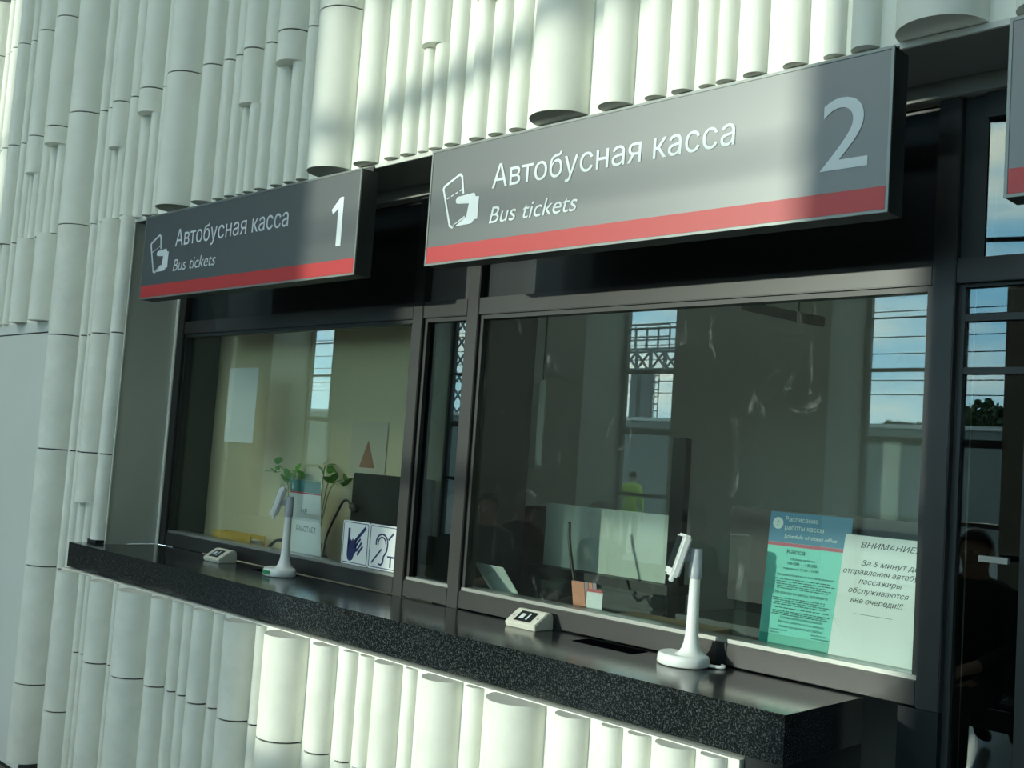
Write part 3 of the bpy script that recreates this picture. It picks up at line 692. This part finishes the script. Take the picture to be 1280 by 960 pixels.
# leaflets and price card
t = empty('leaflet_stack', (-2.02, .372, ZL)); tag(t, 'small stack of orange leaflets on the ledge by the price card', 'leaflets')
for k in range(4): obox('leaflet', Vector((k*.012, .004*k, .040)), Vector((.020, .004, 0)), Vector((0, .0006, 0)), Vector((-.010, .004, .038)), mat('leaflet_%d' % (k % 2), ((.55, .16, .06), (.30, .20, .26))[k % 2], .5), t)
t = empty('price_card', (-1.955, .365, ZL)); tag(t, 'little white price card with a red top edge', 'card')
obox('card', Vector((0, 0, .032)), Vector((.024, .006, 0)), Vector((0, .0006, 0)), Vector((-.004, .006, .030)), PAPER, t)
obox('red_edge', Vector((-.004, .004, .060)), Vector((.024, .006, 0)), Vector((0, .0012, 0)), Vector((-.0006, .001, .004)), RED, t)
t = empty('document_box', (-1.79, .50, 0)); tag(t, 'low brown and black box on the desk beyond the leaflets', 'box')
box('body', -.16, .16, -.055, .055, 1.0, 1.10, BLKMETAL, t); box('lid', -.163, .163, -.058, .058, 1.1005, 1.116, mat('kraft', (.36, .27, .15), .6), t); box('support', -.10, .10, -.04, .04, 0, .9995, BLKMETAL, t)

# furniture in the office
t = empty('office_cabinet', (-2.12, .68, 0)); tag(t, 'dark slatted cabinet under the pale desk screen behind window 2', 'cabinet')
CAB = mat('cabinet_grey', (.045, .055, .052), .5)
box('body', -.34, .22, -.04, .05, 0, 1.165, CAB, t); box('top', -.345, .225, -.055, .055, 1.1655, 1.195, BLKMETAL, t)
for z in (1.125, 1.085, 1.045): box('slat', -.335, .215, -.050, -.0405, z, z+.030, CAB, t, bev=.003)
bd = empty('desk_screen', (-2.12, .68, 1.1955)); tag(bd, 'pale low desk screen catching the sun above the slatted cabinet', 'screen')
box('panel', -.32, .185, -.008, .008, 0, .205, BOARD, bd); box('edge_post', .1855, .235, -.014, .014, 0, .44, mat('matt_navy', (.006, .009, .013), .9, spec=.2), bd)
rd = empty('radiator', (-1.95, 1.93, .30)); tag(rd, 'white ribbed radiator under the office wall', 'radiator')
for k in range(9): box('rib', -.36+k*.08, -.36+k*.08+.06, -.04, .04, 0, .55, mat('radiator_white', (.55, .57, .52), .5), rd, bev=.012)
box('pipe', -.38, .36, -.012, .012, .06, .085, mat('radiator_white', (0, 0, 0)), rd); box('bracket', -.02, .02, .0405, .069, .2, .4, BLKMETAL, rd)
def office_chair(cx, cy, rz, label, sc=1.0):
    t = empty('office_chair', (cx, cy, 0), rz); tag(t, label, 'chair', 'black office chairs behind window 2')
    bm = bmesh.new(); n = 20; pts = []
    for i in range(n+1):
        a = math.pi*i/n; pts.append((.215*math.cos(a)*(1 if abs(math.cos(a)) < .98 else .98), .95 + .34*math.sin(a)**.8*1.0+.08))
    pts += [(-.20, .80), (-.17, .62), (.17, .62), (.20, .80)]
    o_ = poly_prism('backrest', [(x, z*sc) for x, z in pts], .0, .055, BLKMETAL, t)
    bmx = bmesh.new(); bmx.from_mesh(o_.data); bmesh.ops.bevel(bmx, geom=bmx.edges[:], offset=.012, segments=2, affect='EDGES', clamp_overlap=True); bmx.to_mesh(o_.data); bmx.free()
    box('seat', -.24, .24, -.48, -.01, .47, .55, BLKMETAL, t, bev=.025); lathe('gas_column', [(.03, .12), (.028, .468)], BLKMETAL, t, n=14, loc=(0, -.24, 0))
    box('back_bracket', -.03, .03, .056, .075, .40, .80, BLKMETAL, t)
    for s_ in (-1, 1):
        tube('armrest', bez([(s_*.245, -.05, .53), (s_*.29, -.06, .66), (s_*.285, -.16, .73), (s_*.28, -.34, .73)], 6), .014, BLKMETAL, t)
    for k in range(5):
        a = 2*math.pi*k/5; lg_ = tube('leg', [(0, -.24, .12), (.30*math.cos(a), -.24+.30*math.sin(a), .075)], .018, BLKMETAL, t); lathe('castor', [(.022, .002), (.025, .02), (.022, .055)], BLKMETAL, lg_, n=12, loc=(.30*math.cos(a), -.24+.30*math.sin(a), 0))
    return t
office_chair(-2.80, 1.05, math.radians(190), 'black office chair with rounded back at the left of window 2')
office_chair(-1.86, 1.24, math.radians(160), 'black office chair with rounded back beside the schedule sheet')
monitor('computer_monitor', -1.40, .62, 1.19, .56, .26, 0, 'wide black monitor behind the turquoise schedule', foot=1.13)
dk = empty('office_desk', (-1.27, .72, 0)); tag(dk, 'dark office desk behind the window 2 ledge', 'desk')
box('desk_top', -.55, .33, -.15, .13, 1.10, 1.1295, CAB, dk); box('desk_panel', -.54, .32, .10, .12, .0, 1.0995, CAB, dk)
for xa in (-.54, .30): box('leg', xa, xa+.02, -.14, .09, 0, 1.0995, CAB, dk)
wl_ = empty('clear_screen', (-2.36, .50, 1.122)); tag(wl_, 'thin plastic strip with pale edge hanging behind window 2 glass', 'screen')
_a, _b = onY(672, 475, .50), onY(679, 582, .50)
box('pale_edge', _a[0]+2.36+.012, _a[0]+2.36+.040, -.002, .002, _b[2]-1.122, _a[2]-1.122, mat('pale_edge', (.55, .56, .47), .6), wl_)
box('film', _a[0]+2.36-.04, _a[0]+2.36+.0115, -.0004, .0004, _b[2]-1.122-.01, _a[2]-1.122-.01, ACRYL, wl_)
box('hanger', _a[0]+2.36+.022, _a[0]+2.36+.028, -.001, .001, _a[2]-1.122+.0005, 2.45-1.122, BLKMETAL, wl_)
t = empty('desk_microphone', (-2.10, .44, 0)); tag(t, 'black gooseneck cable curving behind the folded card', 'microphone')
tube('gooseneck', bez([(-.05, .02, 1.36), (-.035, .01, 1.30), (0, 0, 1.20), (.03, 0, 1.165), (.06, 0, 1.18), (.085, 0, 1.14), (.085, 0, 1.10)], 8), .005, BLKMETAL, t)
box('stand', .06, .11, -.02, .02, 0, 1.10, BLKMETAL, t)
t = empty('ceiling_lamp', (-1.85, 1.2, 2.20)); tag(t, 'switched off dark linear lamp hanging in the office', 'lamp')
_a, _b = onY(935, 383, 1.2), onY(1022, 401, .95)
obox('lamp_body', Vector(((_a[0]+_b[0])/2+1.85, (_a[1]+_b[1])/2-1.2, (_a[2]+_b[2])/2-2.20)), Vector(((_b[0]-_a[0])/2, (_b[1]-_a[1])/2, (_b[2]-_a[2])/2)), Vector((.010, .03, 0)), Vector((0, 0, .016)), BLKMETAL, t, bev=.003)
for k in (.25, .75):
    c_ = Vector(_a)*(1-k)+Vector(_b)*k - Vector((-1.85, 1.2, 2.20)); tube('suspension', [c_, (c_.x, c_.y, .249)], .003, BLKMETAL, t, n=6)

# ------------------------------------------------------------------ the waiting hall behind the camera
YH = -11.0
FLOOR = mat('hall_floor', (.15, .15, .14), .35, var=.06, vscale=1.2)
struct(box('floor', -26, 9, YH-.2, .20, -.06, 0, FLOOR))
SKX0, SKX1, SKY0, SKY1 = -13.5, -.5, -10.2, -5.6
CEI = mat('hall_ceiling', (.20, .20, .19), .8)
ceil = struct(box('ceiling', -26, 9, YH-.3, SKY0, 9.0, 9.2, CEI))
for a in ((-26, 9, SKY1, 2.2), (-26, SKX0, SKY0, SKY1), (SKX1, 9, SKY0, SKY1)): box('ceiling_field', *a, 9.0, 9.2, CEI, ceil)
struct(box('wall_above', -26, 9, .10, .2, ZTOP+.02, 9.0, mat('dark_upper_wall', (.07, .075, .07), .8)))
struct(box('wall_return', -26, -6.6, .0, .12, 0, ZTOP+.02, PANEL)); struct(box('wall_return_right', 2.0, 9, .0, .12, 0, ZTOP+.02, PANEL))
struct(box('wall_right', 9.0, 9.2, YH, .2, 0, 9.0, PANEL))
CW = mat('column_render', (.30, .30, .26), .7, var=.04)
BAYS = [(-19.5, -17.4), (-14.9, -13.1), (-10.8, -9.15), (-6.68, -4.56), (-2.1, .1), (2.4, 4.6)]
ZB1 = 7.0
prev = -26
for a, b in BAYS + [(9, 9)]:
    c = struct(box('pillar', prev, a-.02, YH-.05, YH+1.0, 0, ZB1, CW)); prev = b+.02
FR = mat('mullion_grey', (.06, .062, .058), .5)
for i, (a, b) in enumerate(BAYS):
    w = struct(empty('window_%d' % (i+4), ((a+b)/2, YH, 0)), 'tall glazed bay of the hall opposite, seen reflected')
    def hp(n, x0, x1, y0, y1, z0, z1, m):
        o_ = box(n, x0, x1, y0, y1, z0, z1, m); o_.parent = w; o_.matrix_parent_inverse = Matrix.Translation((-(a+b)/2, -YH, 0)); return o_
    hp('frame', a-.02, a+.05, YH-.03, YH+.05, 0, ZB1, FR); hp('frame', b-.05, b+.02, YH-.03, YH+.05, 0, ZB1, FR)
    for z, th in ((.0, .10), (1.10, .06), (2.08, .10), (3.04, .045), (3.75, .014), (4.5, .045), (6.5, .045)): hp('transom', a+.051, b-.051, YH-.03, YH+.04, z, z+th, FR)
    hp('pane', a+.051, b-.051, YH-.004, YH+.0, .101, ZB1, GLASS_H)
struct(box('wall_back_top', -26, 9, YH-.04, YH+.1, ZB1+.002, 9.0, CW))
cl = struct(empty('window_10', (-12, -7, 9.0)), 'added unseen rooflight giving the hall ambient light')  # unseen rooflight added to bring ambient light into the hall
o_ = box('pane', SKX0, SKX1, SKY0, SKY1, 9.05, 9.054, GLASS_R); o_.parent = cl; o_.matrix_parent_inverse = Matrix.Translation((12, 7, -9.0))
for k in range(int((SKX1-SKX0)/2)+1):
    o_ = box('glazing_bar', SKX0+k*2.0, SKX0+.07+k*2.0, SKY0, SKY1, 8.98, 9.045, FR); o_.parent = cl; o_.matrix_parent_inverse = Matrix.Translation((12, 7, -9.0))
struct(box('wall_end', -26.2, -26, YH, .2, 0, 9.0, mat('dark_end_wall', (.08, .08, .075), .8)))
# slanting roof brace that throws the soft diagonal shadow
def hallpt(x, z, y): return (x - SUN_DX*(-.03-y), y, z + SUN_DZ*(-.03-y))
tag(tube('roof_brace', [hallpt(-3.55, 2.42, -10.6), hallpt(-1.15, 2.80, -10.6)], .042, FR), 'slanting steel brace across the sunny window bay opposite', 'brace')

# ------------------------------------------------------------------ outside: platform, fence, gantry, wires, tree
struct(box('ground_outside', -120, 60, -160, YH-.3, -.4, -.1, mat('asphalt', (.13, .13, .12), .9)))
fb = empty('platform_fence', (-20, -30, -.1)); tag(fb, 'long pale noise barrier beyond the tracks, seen reflected', 'fence')
box('barrier', -70, 60, 0, .3, 0, 3.45, mat('barrier_grey', (.17, .19, .18), .8, var=.1, vscale=.3), fb); box('coping', -70, 60, -.05, .35, 3.4505, 3.58, mat('coping', (.5, .52, .5), .7), fb)
STEEL = mat('gantry_steel', (.16, .18, .18), .6)
gt = empty('railway_gantry', (-33, -40, -.1)); tag(gt, 'steel lattice railway gantry against the sky, seen reflected', 'gantry')
def bars(name, segs, w_, m=STEEL):
    bm = bmesh.new()
    for a, b in segs:
        a, b = Vector(a), Vector(b); d = (b-a).normalized(); n1 = d.orthogonal().normalized()*w_; n2 = d.cross(n1.normalized())*w_
        ra = [bm.verts.new(a+n1*x+n2*y) for x, y in ((1, 1), (-1, 1), (-1, -1), (1, -1))]; rb = [bm.verts.new(b+n1*x+n2*y) for x, y in ((1, 1), (-1, 1), (-1, -1), (1, -1))]
        bm.faces.new(ra); bm.faces.new(rb[::-1])
        for i in range(4): bm.faces.new((ra[i], rb[i], rb[(i+1) % 4], ra[(i+1) % 4]))
    return link(name, mesh_of(bm, name), m, gt)
segs = []; n = 16; x0, x1 = -6.0, 8.0
for i in range(n):
    xa, xb = x0+(x1-x0)*i/n, x0+(x1-x0)*(i+1)/n
    for z in (6.55, 7.55):
        for y in (-.5, .5): segs.append(((xa, y, z), (xb, y, z)))
    for y in (-.5, .5): segs += [((xa, y, 6.55), (xa, y, 7.55)), ((xa, y, 6.55) if i % 2 else (xa, y, 7.55), (xb, y, 7.55) if i % 2 else (xb, y, 6.55))]
    segs.append(((xa, -.5, 6.55), (xb, .5, 6.55)))
bars('truss', segs, .045)
segs = []
for i in range(7):
    xa = -2.2+i*.7
    segs += [((xa, -.5, 7.55), (xa, -.5, 8.75)), ((xa, .5, 7.55), (xa, .5, 8.75))]
    if i < 6:
        for z in (8.15, 8.75): segs += [((xa, -.5, z), (xa+.7, -.5, z)), ((xa, .5, z), (xa+.7, .5, z))]
bars('handrail', segs, .03)
for xx in (-.22, .45): 
    o_ = box('mast', xx-.20, xx+.20, -.25, .25, 0, 6.55, STEEL, gt)
segs = [((.74, -.2, .5), (.74, -.2, 6.6)), ((1.0, -.2, .5), (1.0, -.2, 6.6))] + [((.74, -.2, .7+k*.35), (1.0, -.2, .7+k*.35)) for k in range(17)]
bars('ladder', segs, .025)
tw = empty('lattice_tower', (-35.7, -30.6, -.1)); tag(tw, 'slim steel lattice tower behind the fence, seen reflected', 'tower')
segs = []; hw = .38
for k in range(16):
    za, zb = k*.8, (k+1)*.8
    for sx in (-1, 1):
        for sy in (-1, 1): segs.append(((sx*hw, sy*hw, za), (sx*hw, sy*hw, zb)))
        segs.append(((-hw, sx*hw, za), (hw, sx*hw, zb))); segs.append(((hw, sx*hw, za), (-hw, sx*hw, zb))); segs.append(((sx*hw, -hw, za), (sx*hw, hw, zb)))
o_ = bars('lattice', segs, .04); o_.parent = tw
for k, (za, zb) in enumerate(((8.9, 9.3), (8.0, 8.2), (7.1, 7.3), (6.3, 6.9), (5.6, 5.7), (5.2, 5.1))):
    tag(tube('overhead_wire', [(-95, -35.5-k*.5, za), (40, -35.5-k*.5, zb)], .022, BLKMETAL, n=5), ('topmost', 'second highest', 'third highest', 'third lowest', 'second lowest', 'lowest')[k] + ' overhead wire across the reflected sky', 'wire', 'overhead wires')
# tree
def tree(cx, cy, zc, rx, rz, seed, label):
    rnd = random.Random(seed); t = empty('tree', (cx, cy, -.1)); tag(t, label, 'tree', 'trees beyond the tracks')
    tube('trunk', [(0, 0, 0), (.05, 0, zc*.5), (0, 0, zc)], .1, mat('bark', (.05, .04, .03), .9), t, radii=[.14, .10, .05])
    bm = bmesh.new()
    for k in range(1500):
        while True:
            p_ = Vector((rnd.uniform(-1, 1), rnd.uniform(-1, 1), rnd.uniform(-1, 1)))
            if .3 < p_.length < 1: break
        p_ *= 1 + .25*math.sin(p_.x*5+seed)*math.cos(p_.z*6)
        c_ = Vector((p_.x*rx, p_.y*rx, zc+p_.z*rz)); s_ = rnd.uniform(.10, .22)
        a1 = Vector((rnd.uniform(-1, 1), rnd.uniform(-1, 1), rnd.uniform(-1, 1))).normalized()*s_; a2 = a1.orthogonal().normalized()*s_*.6
        bm.faces.new([bm.verts.new(c_+v_) for v_ in (a1, a2, -a1, -a2)])
    fo = link('foliage', mesh_of(bm, 'foliage'), mat('tree_leaf', (.05, .09, .035), .8), t); fo['kind'] = 'stuff'
    return t
tree(-14.2, -35, 3.75, 1.30, .95, 2, 'dark bushy tree above the fence reflected in the right pane')
tree(-17.5, -36, 3.3, 1.2, .8, 5, 'low dark bush above the fence right of the pillar reflection')

# ------------------------------------------------------------------ people and benches in the hall, seen only as reflections
SKIN = mat('skin', (.48, .30, .22), .55); HAIR = mat('dark_hair', (.03, .022, .018), .6); GREYHAIR = mat('grey_hair', (.38, .37, .35), .6)
SHOE = mat('shoe', (.015, .014, .013), .5); TROU = mat('dark_trousers', (.025, .027, .035), .8)
def person(loc, rz, seated, coat, hair, label, sc=1.0, look=0.0):
    t = empty('person', loc, rz); tag(t, label, 'person'); t.scale = (sc, sc, sc)
    V, R, E = [], [], []
    def v(p_, r): V.append(Vector(p_)); R.append(r); return len(V)-1
    def ch(*ids):
        for a, b in zip(ids, ids[1:]): E.append((a, b))
    h0 = .53 if seated else .93
    pel = v((0, 0, h0), .135); sp = v((0, -.02, h0+.22), .125); cst = v((0, -.03, h0+.40), .140); nk = v((0, -.015, h0+.55), .058)
    hb = v((0, .015, h0+.63), .070); hm = v((0, .015, h0+.70), .090); ht = v((0, .0, h0+.765), .062); ch(pel, sp, cst, nk, hb, hm, ht)
    hands = []
    for sx in (-1, 1):
        sh = v((sx*.165, -.03, h0+.47), .070)
        if seated: el = v((sx*.215, .02, h0+.22), .050); wr = v((sx*.115, .25, h0+.135), .031); hd = v((sx*.075, .315, h0+.115), .036); fd = Vector((-sx*.25, 1, -.15)).normalized()
        else: el = v((sx*.225, -.02, h0+.20), .048); wr = v((sx*.235, .05, h0-.04), .030); hd = v((sx*.235, .07, h0-.11), .036); fd = Vector((0, .15, -1)).normalized()
        ch(cst, sh, el, wr, hd); hands.append(V[hd].copy())
        side = fd.orthogonal().normalized() if not seated else Vector((1, .25*sx, 0)).normalized()
        for k, (o_, L) in enumerate(((-.024, .062), (-.008, .074), (.008, .070), (.023, .055))):
            a = v(V[hd]+fd*.045+side*o_, .0095); b = v(V[hd]+fd*(.045+L*.55)+side*o_*1.1+Vector((0, 0, -.008)), .0085); c = v(V[hd]+fd*(.045+L*.9)+side*o_*1.1+Vector((0, 0, -.024)), .007); ch(hd, a, b, c)
        th = v(V[hd]+fd*.010+side*(-sx*.036), .011); th2 = v(V[hd]+fd*.042+side*(-sx*.052), .009); ch(hd, th, th2)
        hp_ = v((sx*.088, .03 if seated else 0, h0-.02), .092)
        if seated: kn = v((sx*.105, .44, h0+.0), .066); an = v((sx*.105, .42, .10), .045); to = v((sx*.115, .58, .045), .038)
        else: kn = v((sx*.10, .01, .50), .064); an = v((sx*.10, -.02, .09), .045); to = v((sx*.115, .14, .045), .038)
        ch(pel, hp_, kn, an, to)
    me = bpy.data.meshes.new('skeleton'); me.from_pydata(V, E, []); ob = bpy.data.objects.new('skeleton', me); COL.objects.link(ob)
    ob.modifiers.new('Skin', 'SKIN'); me_s = me.skin_vertices[0].data
    for k, r in enumerate(R): me_s[k].radius = (r, r*(.78 if k in (pel, sp, cst) else 1)); me_s[k].use_root = (k == pel)
    sub = ob.modifiers.new('Sub', 'SUBSURF'); sub.levels = 2; sub.render_levels = 2
    dg = bpy.context.evaluated_depsgraph_get(); dg.update(); bm_ = bpy.data.meshes.new_from_object(ob.evaluated_get(dg)); bpy.data.objects.remove(ob)
    for m in (coat, SKIN, TROU, SHOE): bm_.materials.append(m)
    for f in bm_.polygons:
        c = f.center; f.use_smooth = True
        if c.z > h0+.555 or min((c-q).length for q in hands) < .10 and (c.y > .22 or not seated): f.material_index = 1
        elif c.z < .105: f.material_index = 3
        elif (c.z < h0-.06 and not seated) or (seated and (c.y > .16 and c.z < h0+.075 or c.z < h0-.10)): f.material_index = 2
    link('body', bm_, None, t)
    hc = Vector((0, .012, h0+.695))
    def ball(n, c, r3, m, cut=None, par=t):
        b_ = bmesh.new(); bmesh.ops.create_uvsphere(b_, u_segments=18, v_segments=12, radius=1)
        if cut: bmesh.ops.delete(b_, geom=[q for q in b_.verts if cut(q.co)], context='VERTS')
        for q in b_.verts: q.co = Vector((q.co.x*r3[0], q.co.y*r3[1], q.co.z*r3[2])) + c
        return link(n, mesh_of(b_, n, True), m, par)
    ball('hair', hc+Vector((0, -.008, .012)), (.086, .104, .112), hair, lambda q: q.y > .35 and q.z < .45 or q.z < -.45)
    for sx in (-1, 1):
        ball('eye', hc+Vector((sx*.032, .086, .0)), (.011, .008, .008), mat('eye_white', (.6, .6, .58), .3)); ball('ear', hc+Vector((sx*.083, .0, -.01)), (.012, .022, .030), SKIN)
    b_ = bmesh.new(); q = [b_.verts.new(hc+Vector(c)) for c in ((0, .086, .012), (-.016, .088, -.034), (.016, .088, -.034), (0, .114, -.028))]
    for f in ((0, 1, 3), (0, 3, 2), (1, 2, 3)): b_.faces.new([q[k] for k in f])
    link('nose', mesh_of(b_, 'nose'), SKIN, t)
    ball('mouth', hc+Vector((0, .080, -.055)), (.022, .008, .006), mat('lips', (.36, .13, .11), .5))
    return t
def bench(x0, x1, y, face, label):
    b_ = empty('waiting_bench', ((x0+x1)/2, y, 0), 0 if face > 0 else math.pi); tag(b_, label, 'bench', 'back to back hall benches'); L = (x1-x0)/2; PERF = mat('bench_steel', (.10, .11, .11), .4, metal=.5)
    n = int(2*L/.60)
    for k in range(n):
        xa = -L+k*2*L/n; st = box('seat', xa+.02, xa+2*L/n-.02, -.17, .28, .375, .395, PERF, b_, bev=.006); box('backrest', xa+.02, xa+2*L/n-.02, -.200, -.178, .48, .86, PERF, b_, bev=.006)
    box('beam', -L, L, -.02, .04, .33, .3745, BLKMETAL, b_); box('back_beam', -L, L, -.225, -.2005, .60, .66, BLKMETAL, b_)
    for xa in (-L+.2, L-.2): box('leg', xa-.03, xa+.03, -.20, .22, .0, .025, BLKMETAL, b_); box('leg_post', xa-.025, xa+.025, -.025, .025, .0255, .3295, BLKMETAL, b_); box('back_post', xa-.02, xa+.02, -.225, -.0255, .29, .3295, BLKMETAL, b_); box('back_upright', xa-.02, xa+.02, -.2253, -.2008, .3305, .5995, BLKMETAL, b_)
bench(-6.8, -1.6, -3.30, 1, 'steel waiting bench facing the ticket windows, seen reflected')
bench(-6.8, -1.6, -3.84, -1, 'steel waiting bench facing away from the ticket windows, seen reflected')
COATS = [mat('black_coat', (.012, .012, .014), .8), mat('maroon_jacket', (.08, .03, .03), .8), mat('grey_jacket', (.06, .065, .07), .8), mat('hi_vis', (.50, .72, .10), .6), mat('navy_coat', (.015, .02, .04), .8)]
person((-2.22, -3.30, 0), 0, True, COATS[0], HAIR, 'seated person in a black coat reflected in the dark right pane')
person((-2.42, -3.84, 0), math.pi, True, COATS[4], HAIR, 'seated person in a navy coat facing away on the rear bench', .98)
person((-5.90, -3.30, 0), math.radians(-22), True, COATS[2], HAIR, 'seated person in a grey jacket reflected at the left of window 2', .95)
person((-6.02, -3.84, 0), math.pi, True, COATS[1], GREYHAIR, 'seated grey-haired person in a maroon jacket reflected in window 2', .97)
person((-4.80, -3.30, 0), math.radians(10), True, COATS[4], HAIR, 'seated person in a navy coat turned slightly left on the front bench', .96)
person((-4.38, -3.84, 0), math.pi, True, COATS[0], HAIR, 'seated person in a black coat facing away on the rear bench', .98)
person((-12.55, -13.6, -.1), math.radians(160), False, COATS[3], HAIR, 'standing person in a yellow high visibility vest outside the hall', .92)
